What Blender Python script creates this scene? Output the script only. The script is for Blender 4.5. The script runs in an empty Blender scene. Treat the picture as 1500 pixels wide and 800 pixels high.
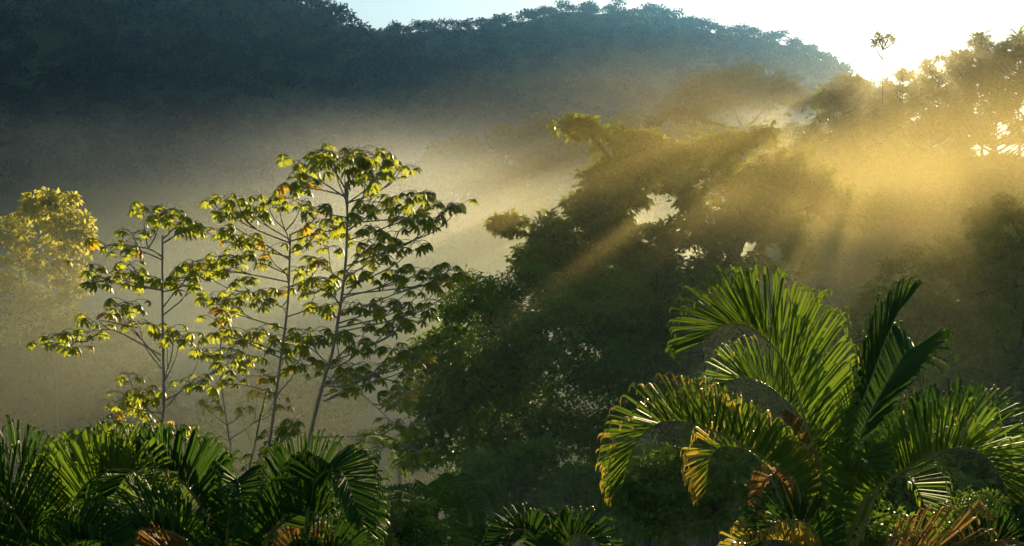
import bpy, math, random
import numpy as np
from mathutils import Vector

C = bpy.context.scene
COL = C.collection
R = math.radians
rng = np.random.default_rng(11)
random.seed(5)

# ------------------------------------------------------------------ camera
FPX = 750 / math.tan(R(20))                      # focal length in photo pixels (1500 wide)
cam = bpy.data.objects.new('camera', bpy.data.cameras.new('camera'))
COL.objects.link(cam)
cam.data.sensor_width = 36
cam.data.lens = 18 / math.tan(R(20))
cam.data.clip_start = 0.1
cam.data.clip_end = 5000
cam.location = (0, 0, 0)
cam.rotation_euler = (R(90), 0, 0)
C.camera = cam

# ------------------------------------------------------------------ light
SUN = np.array([(1328 - 750) / FPX, 1.0, (400 - 34) / FPX]); SUN /= np.linalg.norm(SUN)
SUN_EL = math.asin(SUN[2]); SUN_AZ = math.atan2(SUN[0], SUN[1])
w = bpy.data.worlds.new('World'); C.world = w; w.use_nodes = True
nt = w.node_tree
bg = nt.nodes['Background']
sky = nt.nodes.new('ShaderNodeTexSky'); sky.sky_type = 'NISHITA'; sky.sun_disc = False
sky.sun_elevation = SUN_EL; sky.sun_rotation = SUN_AZ
sky.air_density = 1.0; sky.dust_density = 0.25; sky.ozone_density = 0.9; sky.altitude = 200
nt.links.new(sky.outputs[0], bg.inputs[0]); bg.inputs[1].default_value = 0.05
sun = bpy.data.objects.new('sun', bpy.data.lights.new('sun', 'SUN'))
COL.objects.link(sun)
sun.data.energy = 5.0; sun.data.angle = R(0.5); sun.data.color = (1.0, 0.80, 0.43)
sun.rotation_euler = Vector(-SUN).to_track_quat('-Z', 'Y').to_euler()
sun.location = (100, 300, 200)
C.view_settings.view_transform = 'Standard'; C.view_settings.look = 'None'
C.view_settings.exposure = 1.32; C.view_settings.gamma = 1; C.view_settings.use_curve_mapping = False
C.render.engine = 'CYCLES'
cy = C.cycles
cy.use_denoising = True
try: cy.denoiser = 'OPENIMAGEDENOISE'
except Exception: pass
cy.max_bounces = 6; cy.diffuse_bounces = 2; cy.glossy_bounces = 2; cy.transmission_bounces = 4
cy.volume_bounces = 2; cy.transparent_max_bounces = 64
cy.use_adaptive_sampling = False
cy.volume_max_steps = 128
cy.volume_step_rate = 1.8
cy.sample_clamp_indirect = 4

# ------------------------------------------------------------------ helpers
def P(px, py, Y): return np.array([Y * (px - 750) / FPX, Y, -Y * (py - 400) / FPX])
def unit(v):
    v = np.asarray(v, float); return v / np.maximum(np.linalg.norm(v, axis=-1, keepdims=True), 1e-9)
def lerp_tab(tab, x): return np.interp(x, [a for a, _ in tab], [b for _, b in tab])
def sstep(a, b, x):
    t = np.clip((x - a) / (b - a), 0, 1); return t * t * (3 - 2 * t)

class MB:
    """collects quads and builds ONE mesh object"""
    def __init__(s): s.v = []; s.f = []; s.m = []; s.n = 0
    def add(s, V, F, m=0):
        V = np.asarray(V, np.float32).reshape(-1, 3); F = np.asarray(F, np.int32).reshape(-1, 4)
        s.v.append(V); s.f.append(F + s.n)
        s.m.append(np.full(len(F), m, np.int32) if np.isscalar(m) else np.asarray(m, np.int32)); s.n += len(V)
    def mesh(s, name, mats, smooth=False):
        V = np.concatenate(s.v); F = np.concatenate(s.f); M = np.concatenate(s.m)
        me = bpy.data.meshes.new(name)
        me.vertices.add(len(V)); me.vertices.foreach_set('co', V.ravel())
        me.loops.add(F.size); me.loops.foreach_set('vertex_index', F.ravel())
        me.polygons.add(len(F))
        me.polygons.foreach_set('loop_start', np.arange(0, F.size, 4, dtype=np.int32))
        me.polygons.foreach_set('material_index', M)
        if smooth: me.polygons.foreach_set('use_smooth', np.ones(len(F), bool))
        for m in (mats if isinstance(mats, (list, tuple)) else [mats]): me.materials.append(m)
        me.update(calc_edges=True)
        return me
    def build(s, name, mats, parent=None, smooth=False, origin=None):
        if origin is not None:
            for v in s.v: v -= np.asarray(origin, np.float32)
        o = bpy.data.objects.new(name, s.mesh(name, mats, smooth)); COL.objects.link(o)
        if parent is not None: o.parent = parent
        elif origin is not None: o.location = origin
        return o

def tag(o, label=None, cat=None, group=None, kind=None):
    if label: o['label'] = label
    if cat: o['category'] = cat
    if group: o['group'] = group
    if kind: o['kind'] = kind
    return o
def empty(name, loc, label, cat, group=None):
    o = bpy.data.objects.new(name, None); COL.objects.link(o); o.location = loc
    o.empty_display_size = 0.2
    return tag(o, label, cat, group)
def copy_tree(o, loc, rz=0, sc=1, label=None, group=None):
    c = o.copy(); COL.objects.link(c); c.location = loc; c.rotation_euler = (0, 0, rz)
    c.scale = (sc, sc, sc) if np.isscalar(sc) else sc
    if label: c['label'] = label
    if group: c['group'] = group
    for ch in list(o.children):
        d = ch.copy(); COL.objects.link(d); d.parent = c
    return c

def spline(pts, n):
    """Catmull-Rom through pts, n samples"""
    p = np.asarray(pts, float); k = len(p)
    p = np.vstack([2 * p[0] - p[1], p, 2 * p[-1] - p[-2]])
    seg = np.r_[0, np.cumsum(np.linalg.norm(np.diff(p[1:-1], axis=0), axis=1))]
    s = np.linspace(0, seg[-1], n)
    i = np.clip(np.searchsorted(seg, s, side='right') - 1, 0, k - 2)
    t = ((s - seg[i]) / np.maximum(seg[i + 1] - seg[i], 1e-9))[:, None]
    a, b, c, d = p[i], p[i + 1], p[i + 2], p[i + 3]
    return .5 * (2 * b + (c - a) * t + (2 * a - 5 * b + 4 * c - d) * t ** 2 + (3 * b - a - 3 * c + d) * t ** 3)

def tube(mb, pts, r, seg=6, m=0):
    p = np.asarray(pts, float); n = len(p)
    r = np.broadcast_to(np.asarray(r, float), (n,)) if np.ndim(r) else np.full(n, r)
    T = unit(np.gradient(p, axis=0))
    ref = np.array([1., 0, 0]) if abs(T[:, 0]).mean() < .7 else np.array([0, 1., 0])
    A = unit(np.cross(T, ref)); B = np.cross(T, A)
    an = np.linspace(0, 2 * np.pi, seg, endpoint=False)
    V = p[:, None] + r[:, None, None] * (np.cos(an)[None, :, None] * A[:, None] + np.sin(an)[None, :, None] * B[:, None])
    i = np.arange(n - 1)[:, None] * seg; j = np.arange(seg)[None]; j2 = (j + 1) % seg
    F = np.stack([i + j, i + j2, i + seg + j2, i + seg + j], -1)
    mb.add(V, F, m)

def rand_dir(n):
    return unit(rng.normal(size=(n, 3)))

def leaves(mb, Pn, D, N, L, W, m=0, fold=.18, droop=.25):
    """one four cornered leaf per point: base, side, tip, side, folded along the middle"""
    n = len(Pn)
    if n == 0: return
    L = np.broadcast_to(L, (n,))[:, None]; W = np.broadcast_to(W, (n,))[:, None]
    D = unit(D); S = unit(np.cross(D, N)); N = np.cross(S, D)
    a = Pn; c = Pn + D * L - N * L * droop
    mid = Pn + D * L * .5
    b = mid + S * W * .5 + N * W * fold; d = mid - S * W * .5 + N * W * fold
    V = np.stack([a, b, c, d], 1)
    F = np.arange(4 * n).reshape(n, 4)
    mb.add(V, F, m)

# ------------------------------------------------------------------ materials
def mat(name):
    m = bpy.data.materials.new(name); m.use_nodes = True
    n = m.node_tree; n.nodes.clear()
    return m, n.nodes, n.links
def foliage(name, c1, c2, trans, tf=.35, rough=.5, spec=.3, scale=.15):
    """leaf: random tone per leaf, a drifting tone over the plant, light shining through"""
    m, N, Lk = mat(name)
    out = N.new('ShaderNodeOutputMaterial')
    geo = N.new('ShaderNodeNewGeometry')
    noi = N.new('ShaderNodeTexNoise'); noi.inputs['Scale'].default_value = scale; noi.inputs['Detail'].default_value = 3
    Lk.new(geo.outputs['Position'], noi.inputs['Vector'])
    ad = N.new('ShaderNodeMath'); ad.operation = 'MULTIPLY_ADD'; ad.inputs[1].default_value = .55
    Lk.new(geo.outputs['Random Per Island'], ad.inputs[0])
    sb = N.new('ShaderNodeMath'); sb.operation = 'MULTIPLY_ADD'; sb.inputs[1].default_value = 1.6; sb.inputs[2].default_value = -.55
    Lk.new(noi.outputs['Fac'], sb.inputs[0]); Lk.new(sb.outputs[0], ad.inputs[2])
    mx = N.new('ShaderNodeMix'); mx.data_type = 'RGBA'
    mx.inputs[6].default_value = (*c1, 1); mx.inputs[7].default_value = (*c2, 1)
    Lk.new(ad.outputs[0], mx.inputs[0])
    pb = N.new('ShaderNodeBsdfPrincipled'); pb.inputs['Roughness'].default_value = rough
    pb.inputs['Specular IOR Level'].default_value = spec
    Lk.new(mx.outputs[2], pb.inputs['Base Color'])
    tr = N.new('ShaderNodeBsdfTranslucent')
    mt = N.new('ShaderNodeMix'); mt.data_type = 'RGBA'; mt.inputs[0].default_value = .35
    mt.inputs[6].default_value = (*trans, 1); Lk.new(mx.outputs[2], mt.inputs[7]); Lk.new(mt.outputs[2], tr.inputs['Color'])
    ms = N.new('ShaderNodeMixShader'); ms.inputs[0].default_value = tf
    Lk.new(pb.outputs[0], ms.inputs[1]); Lk.new(tr.outputs[0], ms.inputs[2]); Lk.new(ms.outputs[0], out.inputs[0])
    return m
def bark(name, c1, c2, scale=6):
    m, N, Lk = mat(name)
    out = N.new('ShaderNodeOutputMaterial'); pb = N.new('ShaderNodeBsdfPrincipled'); pb.inputs['Roughness'].default_value = .85
    tc = N.new('ShaderNodeTexCoord'); mp = N.new('ShaderNodeMapping'); mp.inputs['Scale'].default_value = (1, 1, .35)
    noi = N.new('ShaderNodeTexNoise'); noi.inputs['Scale'].default_value = scale; noi.inputs['Detail'].default_value = 6
    Lk.new(tc.outputs['Object'], mp.inputs[0]); Lk.new(mp.outputs[0], noi.inputs['Vector'])
    cr = N.new('ShaderNodeValToRGB'); cr.color_ramp.elements[0].color = (*c1, 1); cr.color_ramp.elements[1].color = (*c2, 1)
    cr.color_ramp.elements[0].position = .35; cr.color_ramp.elements[1].position = .65
    Lk.new(noi.outputs['Fac'], cr.inputs[0]); Lk.new(cr.outputs[0], pb.inputs['Base Color'])
    bp = N.new('ShaderNodeBump'); bp.inputs['Strength'].default_value = .4; bp.inputs['Distance'].default_value = .02
    Lk.new(noi.outputs['Fac'], bp.inputs['Height']); Lk.new(bp.outputs[0], pb.inputs['Normal'])
    Lk.new(pb.outputs[0], out.inputs[0])
    return m

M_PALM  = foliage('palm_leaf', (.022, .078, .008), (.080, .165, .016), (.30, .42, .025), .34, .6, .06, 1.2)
M_PALMD = foliage('palm_leaf_shaded', (.010, .042, .006), (.034, .098, .011), (.11, .22, .02), .26, .6, .05, 1.2)  # palm leaf with shade put into a darker, less translucent colour
M_PTIP  = foliage('palm_leaf_yellowed', (.16, .17, .02), (.34, .25, .03), (.68, .50, .05), .45, .4, .5, 2)
M_PDEAD = foliage('palm_leaf_dry', (.09, .055, .025), (.34, .20, .05), (.55, .30, .05), .35, .6, .2, 3)
M_RACH  = foliage('palm_stalk', (.14, .15, .03), (.20, .20, .05), (.3, .3, .05), .10, .45, .4, 3)
M_CEC   = foliage('umbrella_leaf', (.060, .105, .012), (.110, .160, .022), (.68, .70, .03), .55, .45, .25, 1.0)
M_CECY  = foliage('umbrella_leaf_yellow', (.40, .26, .02), (.50, .30, .03), (.95, .60, .03), .55, .5, .3, 2)
M_CECR  = foliage('umbrella_leaf_red', (.22, .10, .03), (.18, .07, .03), (.62, .28, .06), .5, .5, .3, 2)
M_BROAD = foliage('broad_leaf', (.055, .115, .008), (.20, .28, .025), (.34, .36, .03), .36, .45, .35, .35)
M_DARK  = foliage('dark_leaf', (.045, .115, .010), (.17, .28, .030), (.36, .48, .02), .38, .45, .3, .35)
M_SHRUB = foliage('shrub_leaf', (.045, .105, .012), (.17, .25, .030), (.40, .42, .05), .36, .5, .3, .25)
M_FAR   = foliage('canopy_leaf', (.050, .090, .016), (.120, .150, .030), (.32, .32, .05), .32, .6, .2, .06)
M_GOLD  = foliage('sunlit_golden_leaf', (.16, .19, .02), (.30, .27, .03), (.9, .80, .10), .6, .6, .2, .2)  # yellow leaf, its colour raised further to stand for sunlight on the crown
M_MTN   = foliage('mountain_leaf', (.010, .024, .020), (.018, .034, .026), (.03, .05, .03), .04, .8, .1, .02)
M_TOP   = foliage('emergent_leaf', (.022, .045, .012), (.055, .085, .018), (.11, .13, .03), .15, .6, .2, .2)
M_BARK  = bark('bark', (.06, .045, .03), (.13, .10, .07))
M_PALE  = bark('pale_bark', (.17, .15, .12), (.30, .27, .22), 4)

# ------------------------------------------------------------------ terrain
VAL = [(-80, -4), (0, -5), (14, -7), (40, -16), (80, -24), (120, -22), (200, -18), (300, -6), (340, 0), (400, 6), (600, 25), (1000, 40), (1500, 40)]
RA = [(40, 0), (70, 18), (100, 21), (130, 23), (180, 27), (240, 18), (330, 4), (500, 0)]
MA = [(-90, 0), (-50, 6), (-25, 12), (-8, 16), (8, 18), (25, 20), (45, 16), (110, 10), (200, 0)]
M1 = [(-700, -190), (-500, -180), (0, -120), (200, -80), (330, -40), (420, -8), (480, 22), (530, 62), (600, 92), (690, 130), (800, 190), (900, 260), (1000, 330), (1100, 400)]
M2 = [(200, 85), (400, 75), (530, 58), (560, 54), (600, 47), (640, 45), (680, 43), (720, 42), (760, 33), (800, 22), (830, 16), (870, 20), (910, 19), (960, 24), (1000, 32),
      (1050, 50), (1090, 52), (1130, 60), (1180, 76), (1210, 90), (1240, 122), (1300, 175), (1400, 240), (1600, 320), (2200, 400)]
def crest(tab, D, x): return -lerp_tab(tab, 750 + FPX * x / D) * D / FPX + 400 * D / FPX
def wob(x, y, s):
    return (np.sin(x / s + 1.3) * np.cos(y / s * 1.1 + .4) + .5 * np.sin(x / s * 2.3 + y / s * 1.7) + .3 * np.cos(y / s * 3.7 - x / s * 3.1))
def ground(x, y):
    x = np.asarray(x, float); y = np.asarray(y, float)
    z = lerp_tab(VAL, y) + lerp_tab(RA, y) * sstep(-5, 45, x)
    z = z + lerp_tab(MA, x) * np.exp(-((y - 340) / 50) ** 2)
    z = z + .5 * wob(x, y, 9) * sstep(20, 60, y) + 1.5 * wob(x, y, 40) * sstep(60, 200, y)
    for tab, D, foot, back in ((M1, 650, 400, 850), (M2, 1050, 690, 1500)):
        cz = crest(tab, D, x)
        f = np.where(y < D, sstep(foot, D, y) * .35 + .65 * np.clip((y - foot) / (D - foot), 0, 1), 1 - .6 * sstep(D, back, y))
        m = cz * f + 5 * wob(x, y, 60) * sstep(foot, foot + 80, y) * (1 - np.exp(-((y - D) / 60) ** 2))
        z = np.where(y > foot, np.maximum(z, m), z)
    return z
def grid_mesh(name, xs, ys, m):
    X, Y = np.meshgrid(xs, ys); Z = ground(X, Y)
    mb = MB(); nx = len(xs); ny = len(ys)
    i = (np.arange(ny - 1)[:, None] * nx + np.arange(nx - 1)[None]).ravel()
    mb.add(np.stack([X, Y, Z], -1), np.stack([i, i + 1, i + nx + 1, i + nx], -1))
    return mb.build(name, m, smooth=True)
def soil():
    m, N, Lk = mat('forest_floor')
    out = N.new('ShaderNodeOutputMaterial'); pb = N.new('ShaderNodeBsdfPrincipled'); pb.inputs['Roughness'].default_value = .95
    geo = N.new('ShaderNodeNewGeometry'); n1 = N.new('ShaderNodeTexNoise'); n1.inputs['Scale'].default_value = .5; n1.inputs['Detail'].default_value = 8
    Lk.new(geo.outputs['Position'], n1.inputs['Vector'])
    cr = N.new('ShaderNodeValToRGB'); e = cr.color_ramp.elements
    e[0].color = (.018, .035, .010, 1); e[1].color = (.05, .075, .022, 1); e[0].position = .35; e[1].position = .68
    Lk.new(n1.outputs['Fac'], cr.inputs[0]); Lk.new(cr.outputs[0], pb.inputs['Base Color'])
    bp = N.new('ShaderNodeBump'); bp.inputs['Distance'].default_value = .4; Lk.new(n1.outputs['Fac'], bp.inputs['Height']); Lk.new(bp.outputs[0], pb.inputs['Normal'])
    Lk.new(pb.outputs[0], out.inputs[0]); return m
xs = np.r_[np.linspace(-900, -150, 60), np.linspace(-140, 140, 141), np.linspace(150, 900, 60)]
ys = np.r_[np.linspace(-80, 300, 150), np.linspace(306, 1500, 170)]
tag(grid_mesh('terrain', xs, ys, soil()), 'green jungle slopes and mountains around the valley', 'terrain', kind='structure')

# ------------------------------------------------------------------ haze and mist
def volume_box(name, lo, hi, build):
    m, N, Lk = mat(name)
    out = N.new('ShaderNodeOutputMaterial'); pv = N.new('ShaderNodeVolumePrincipled')
    build(N, Lk, pv); Lk.new(pv.outputs[0], out.inputs['Volume'])
    lo = np.array(lo, float); hi = np.array(hi, float); c = (lo + hi) / 2; h = (hi - lo) / 2
    sg = np.array([[-1,-1,-1],[1,-1,-1],[1,1,-1],[-1,1,-1],[-1,-1,1],[1,-1,1],[1,1,1],[-1,1,1]], float)
    mb = MB(); mb.add(sg * h, [[0,3,2,1],[4,5,6,7],[0,1,5,4],[1,2,6,5],[2,3,7,6],[3,0,4,7]])
    o = mb.build(name, m); o.location = c
    return o
def even(col, dens, g):
    def f(N, Lk, pv):
        pv.inputs['Color'].default_value = (*col, 1); pv.inputs['Density'].default_value = dens; pv.inputs['Anisotropy'].default_value = g
    return f
def bank(col, dens, g, half, nscale, lo=.4, hi=.7, stretch=(1, 1, 2)):
    """soft edged mist: falls to nothing towards every side of its box, broken up by noise"""
    def f(N, Lk, pv):
        pv.inputs['Color'].default_value = (*col, 1); pv.inputs['Anisotropy'].default_value = g
        tc = N.new('ShaderNodeTexCoord')
        dv = N.new('ShaderNodeVectorMath'); dv.operation = 'DIVIDE'; dv.inputs[1].default_value = half
        Lk.new(tc.outputs['Object'], dv.inputs[0])
        ln = N.new('ShaderNodeVectorMath'); ln.operation = 'LENGTH'; Lk.new(dv.outputs[0], ln.inputs[0])
        mr = N.new('ShaderNodeMapRange'); mr.interpolation_type = 'SMOOTHSTEP'
        mr.inputs[1].default_value = 1.0; mr.inputs[2].default_value = .25; mr.inputs[3].default_value = 0; mr.inputs[4].default_value = 1
        Lk.new(ln.outputs['Value'], mr.inputs[0])
        mp = N.new('ShaderNodeMapping'); mp.inputs['Scale'].default_value = stretch; Lk.new(tc.outputs['Object'], mp.inputs[0])
        no = N.new('ShaderNodeTexNoise'); no.inputs['Scale'].default_value = nscale; no.inputs['Detail'].default_value = 2.5
        Lk.new(mp.outputs[0], no.inputs['Vector'])
        m2 = N.new('ShaderNodeMapRange'); m2.interpolation_type = 'SMOOTHSTEP'
        m2.inputs[1].default_value = lo; m2.inputs[2].default_value = hi; m2.inputs[3].default_value = .15; m2.inputs[4].default_value = 1
        Lk.new(no.outputs['Fac'], m2.inputs[0])
        a = N.new('ShaderNodeMath'); a.operation = 'MULTIPLY'; Lk.new(mr.outputs[0], a.inputs[0]); Lk.new(m2.outputs[0], a.inputs[1])
        b = N.new('ShaderNodeMath'); b.operation = 'MULTIPLY'; b.inputs[1].default_value = dens; Lk.new(a.outputs[0], b.inputs[0])
        Lk.new(b.outputs[0], pv.inputs['Density'])
    return f
tag(volume_box('haze', (-950, -120, -60), (950, 1560, 330), even((.20, .50, 1.0), .00008, .6)), 'pale blue morning haze filling the valley', 'haze', kind='stuff')
def mist(name, c, half, label, *a, **k):
    half = np.array(half, float); c = np.array(c, float)
    tag(volume_box(name, c - half, c + half, bank(*a, half=tuple(half), **k)), label, 'mist', kind='stuff')
mist('valley_mist', (-35, 175, -11), (190, 155, 22), 'low layer of mist lying over the valley floor', (.98, .99, .76), .0135, .55, nscale=.02)
mist('mountain_fog', (-50, 440, 12), (330, 125, 50), 'grey fog hanging at the foot of the mountains', (.90, .97, 1), .006, .55, nscale=.012)
mist('drifting_mist', (-22, 170, 3), (66, 95, 16), 'pale drifting mist in front of the low ridge', (.92, .98, 1), .0048, .55, nscale=.03)
mist('sunlit_mist', (10, 41, 2.1), (18, 19, 4.7), 'golden sunlit mist drifting through the trees on the right', (1, .81, .36), .030, .4, nscale=.13)  # gold of the sunlight is put into the mist colour
mist('lift_mist', (3, 31, -4), (15, 15, 6.5), 'thin mist added to lighten the dark trees behind the palms', (.97, .95, .64), .011, .35, nscale=.13)  # added mist, lifts the tone of the dark trees behind it
mist('glare_veil', (46, 138, 15), (34, 36, 14), 'added bright veil imitating sun glare over the ridge trees', (1, .88, .52), .0045, .65, nscale=.05)  # added veil, stands in for bloom round the sun

# ------------------------------------------------------------------ mountain forests and undergrowth (beyond counting)
def crown_proto(n, R0=1.0, flat=.7, leaf=.3, lobes=9):
    """unit crown of n leaf clumps as local arrays (P, D, N, L)"""
    lc = rand_dir(lobes) * rng.uniform(.35, .75, (lobes, 1)); lc[:, 2] = np.abs(lc[:, 2]) * .8 - .1
    k = rng.integers(0, lobes, n)
    d = rand_dir(n); d[:, 2] = np.where(d[:, 2] < -.3, -d[:, 2], d[:, 2])
    p = lc[k] + d * rng.uniform(.25, .48, (n, 1))
    p[:, 2] *= flat
    D = unit(d + .8 * rand_dir(n) + np.array([0, 0, -.3])); Nn = unit(d + .7 * rand_dir(n) + np.array([0, 0, .6]))
    return p * R0, D, Nn, leaf * rng.uniform(.6, 1.3, n)
def scatter_forest(name, pts, rad, label, n=150, leaf=.32, m=M_MTN, nproto=5, lift=.6):
    pr = [crown_proto(n, leaf=leaf) for _ in range(nproto)]
    mb = MB()
    for (x, y, z), r in zip(pts, rad):
        p, D, Nn, L = pr[rng.integers(nproto)]
        a = rng.uniform(0, 6.28); ca, sa = math.cos(a), math.sin(a)
        Rm = np.array([[ca, sa, 0], [-sa, ca, 0], [0, 0, 1]])
        st = np.array([1, 1, rng.uniform(.8, 1.5)])
        leaves(mb, (p * st) @ Rm * r + (x, y, z + r * lift), D @ Rm, Nn @ Rm, L * r, L * r * .7)
    return tag(mb.build(name, m), label, 'forest', kind='stuff')
def slope_points(D, lo_y, hi_y, px0, px1, step, jit=.45):
    out = []
    for yy in np.arange(lo_y, hi_y, step):
        x0, x1 = yy * (px0 - 750) / FPX, yy * (px1 - 750) / FPX
        xx = np.arange(x0, x1, step)
        out.append(np.stack([xx + rng.normal(0, step * jit, len(xx)), yy + rng.normal(0, step * jit, len(xx))], 1))
    p = np.concatenate(out); return np.c_[p, ground(p[:, 0], p[:, 1])]
p1 = slope_points(650, 400, 664, -250, 1000, 8.5)
p1 = p1[p1[:, 2] > 22]
scatter_forest('mountain_forest', p1, rng.uniform(3.5, 8.5, len(p1)) , 'dark blue green jungle covering the near mountain', 170, .24)
p2 = slope_points(1050, 820, 1062, 380, 1560, 10.5)
scatter_forest('mountain_forest', p2, rng.uniform(4, 8.5, len(p2)), 'hazy blue jungle covering the far mountain', 140, .24)

def on_ground(n, x0, x1, y0, y1):
    x = rng.uniform(x0, x1, n); y = rng.uniform(y0, y1, n); return np.stack([x, y, ground(x, y)], 1)
ug = MB()
g = np.concatenate([on_ground(9000, -14, 16, 6, 45), on_ground(16000, -26, 45, 40, 150)])
k = 5
q = np.repeat(g, k, 0); n = len(q)
q = q + rng.normal(0, .5, (n, 3)) * (1, 1, .9) + (0, 0, .5)
leaves(ug, q, rand_dir(n) + (0, 0, .2), rand_dir(n) + (0, 0, .8), rng.uniform(.25, .6, n), rng.uniform(.12, .3, n))
tag(ug.build('undergrowth', M_DARK), 'dark green undergrowth covering the slope below the trees', 'undergrowth', kind='stuff')

# ------------------------------------------------------------------ broadleaf trees
def lobe_leaves(mb, c, r, nsub, per, L, twigs=None, flat=.65, m=0, droop=.25, out=.6):
    """one leafy lobe: sprays of leaves round twig ends"""
    d = rand_dir(nsub); d[:, 2] = np.where(d[:, 2] < -.55, -d[:, 2], d[:, 2])
    sc = c + d * rng.uniform(.3, 1.28, (nsub, 1)) ** .75 * r * np.array([1, 1, .85])
    sr = r * rng.uniform(.16, .34, nsub)
    ids = np.repeat(np.arange(nsub), per)
    off = rng.normal(0, .55, (len(ids), 3)) * np.array([1, 1, flat])
    p = sc[ids] + off * sr[ids][:, None]
    D = unit(unit(off) * .9 + d[ids] * .4 + .5 * rand_dir(len(ids)) + np.array([0, 0, -.35]))
    Nn = unit(np.array([0, 0, 1.]) + .8 * rand_dir(len(ids)) + d[ids] * .4)
    ll = L * rng.uniform(.6, 1.3, len(ids))
    leaves(mb, p, D, Nn, ll, ll * .52, m, droop=droop)
    if twigs is not None:
        for s in sc[::2]:
            mid = (c + s) / 2 + rng.normal(0, .1, 3) * r
            tube(twigs, spline([c, mid, s], 5), np.linspace(.018, .006, 5) * max(1, r / 1.5), 4)
def branching(lb, fork, cs, r0=.035, trunk_r=.3):
    """limbs that split: every lobe hangs on the nearest earlier node; thickness follows what it carries"""
    cs = np.asarray(cs); order = np.argsort(np.linalg.norm(cs - fork, axis=1))
    nodes = [np.asarray(fork, float)]; path = [0.]; par = []; 
    for k in order:
        d = np.linalg.norm(np.array(nodes) - cs[k], axis=1); q = int(np.argmin(d + .35 * np.array(path)))
        par.append(q); path.append(path[q] + d[q]); nodes.append(cs[k])
    load = np.ones(len(nodes))
    for i in range(len(nodes) - 1, 0, -1): load[par[i - 1]] += load[i]
    for i in range(1, len(nodes)):
        a, b = nodes[par[i - 1]], nodes[i]; L = np.linalg.norm(b - a)
        ra = min(r0 * load[i] ** .55 * 1.15, trunk_r * .8); rb = r0 * load[i] ** .55 * .8
        tube(lb, spline([a, a + (b - a) * .5 + rng.normal(0, .08, 3) * L + np.array([0, 0, .05 * L]), b], 8), np.linspace(ra, rb, 8), 6)
def broad_tree(name, base, lobes, label, cat='tree', leaf=.22, lm=M_BROAD, bm=M_BARK, trunk_r=.35, dens=1.0, fork=None, group=None, sub=34, per=40):
    """lobes: list of (centre, radius); trunk from base to fork, limbs from fork to every lobe"""
    base = np.array(base, float); t = empty(name, base, label, cat, group)
    cs = np.array([c for c, _ in lobes])
    fork = np.array(fork if fork is not None else [cs[:, 0].mean(), cs[:, 1].mean(), cs[:, 2].min()]) - base
    tr = MB(); j = rng.normal(0, .25, 3) * (1, 1, 0)
    rr = np.linspace(trunk_r, trunk_r * .6, 12); rr[0] *= 1.5; rr[1] *= 1.15
    tube(tr, spline([np.zeros(3), fork * .5 + j, fork], 12), rr, 10)
    tr.build('trunk', bm, t, smooth=True)
    limb = MB(); cr = MB()
    branching(limb, fork, cs - base, trunk_r * .09, trunk_r)
    for c, r in lobes:
        c = np.array(c) - base
        lf = leaf * rng.uniform(.75, 1.45); ns = max(7, int(sub * dens * (r / lf / 6) ** 1.7)); lobe_leaves(cr, c, r, ns, per, lf, limb)
    limb.build('limbs', bm, t, smooth=True)
    cr.build('crown', lm, t)
    return t
def plob(lst, Y):
    """(px, py, depth offset, radius px) -> world lobes"""
    return [(P(a, b, Y + dy), r * Y / FPX) for a, b, dy, r in lst]
def gpt(x, y, sink=.3): return (x, y, float(ground(x, y)) - sink)
def gp(px, Y): return gpt(Y * (px - 750) / FPX, Y)

# the big spreading tree
big = plob([(835, 188, 1, 20), (862, 195, 0, 24), (893, 205, 1, 28), (925, 215, 2, 30), (900, 250, 0, 32), (880, 290, -1, 38), (930, 262, 1, 40), (850, 318, 0, 32),
            (975, 245, 2, 36), (1020, 225, 3, 36), (1060, 235, 3, 40), (1110, 215, 4, 34), (1000, 278, 0, 32), (1060, 285, -2, 46), (1120, 270, 0, 46), (1165, 250, 3, 40),
            (1185, 300, -1, 46), (1230, 315, -1, 36), (1265, 318, 0, 24), (1280, 300, 2, 22), (1150, 340, -2, 36), (1105, 335, -1, 40), (1160, 362, -2, 18), (1172, 378, -2, 13), (1183, 395, -2, 11),
            (740, 335, -2, 22), (775, 345, -2, 26), (810, 345, -1, 30), (825, 375, 0, 40), (880, 360, 0, 44), (930, 365, 0, 34), (985, 365, -1, 32), (1040, 345, 0, 40),
            (1070, 385, -1, 34), (1110, 395, 0, 24), (900, 410, -1, 46), (960, 410, -1, 44), (1020, 410, -1, 44), (840, 430, -1, 46), (905, 332, 0, 30), (1012, 318, 0, 30), (925, 288, 0, 28), (962, 352, 0, 28), (890, 300, 1, 30), (800, 400, 0, 40), (780, 375, -1, 28), (850, 395, 1, 44), (920, 450, 0, 50), (1000, 440, 0, 46), (1060, 425, 0, 42), (1090, 300, 1, 44), (1130, 320, -1, 40), (1200, 275, 1, 36), (950, 225, 3, 34), (870, 330, 1, 40)], 50)
broad_tree('spreading_tree', gp(960, 51), big, 'huge spreading tree with open horizontal limbs glowing in golden mist right of centre', leaf=.22, trunk_r=.6, fork=P(990, 470, 50), sub=44, per=40)
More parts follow.
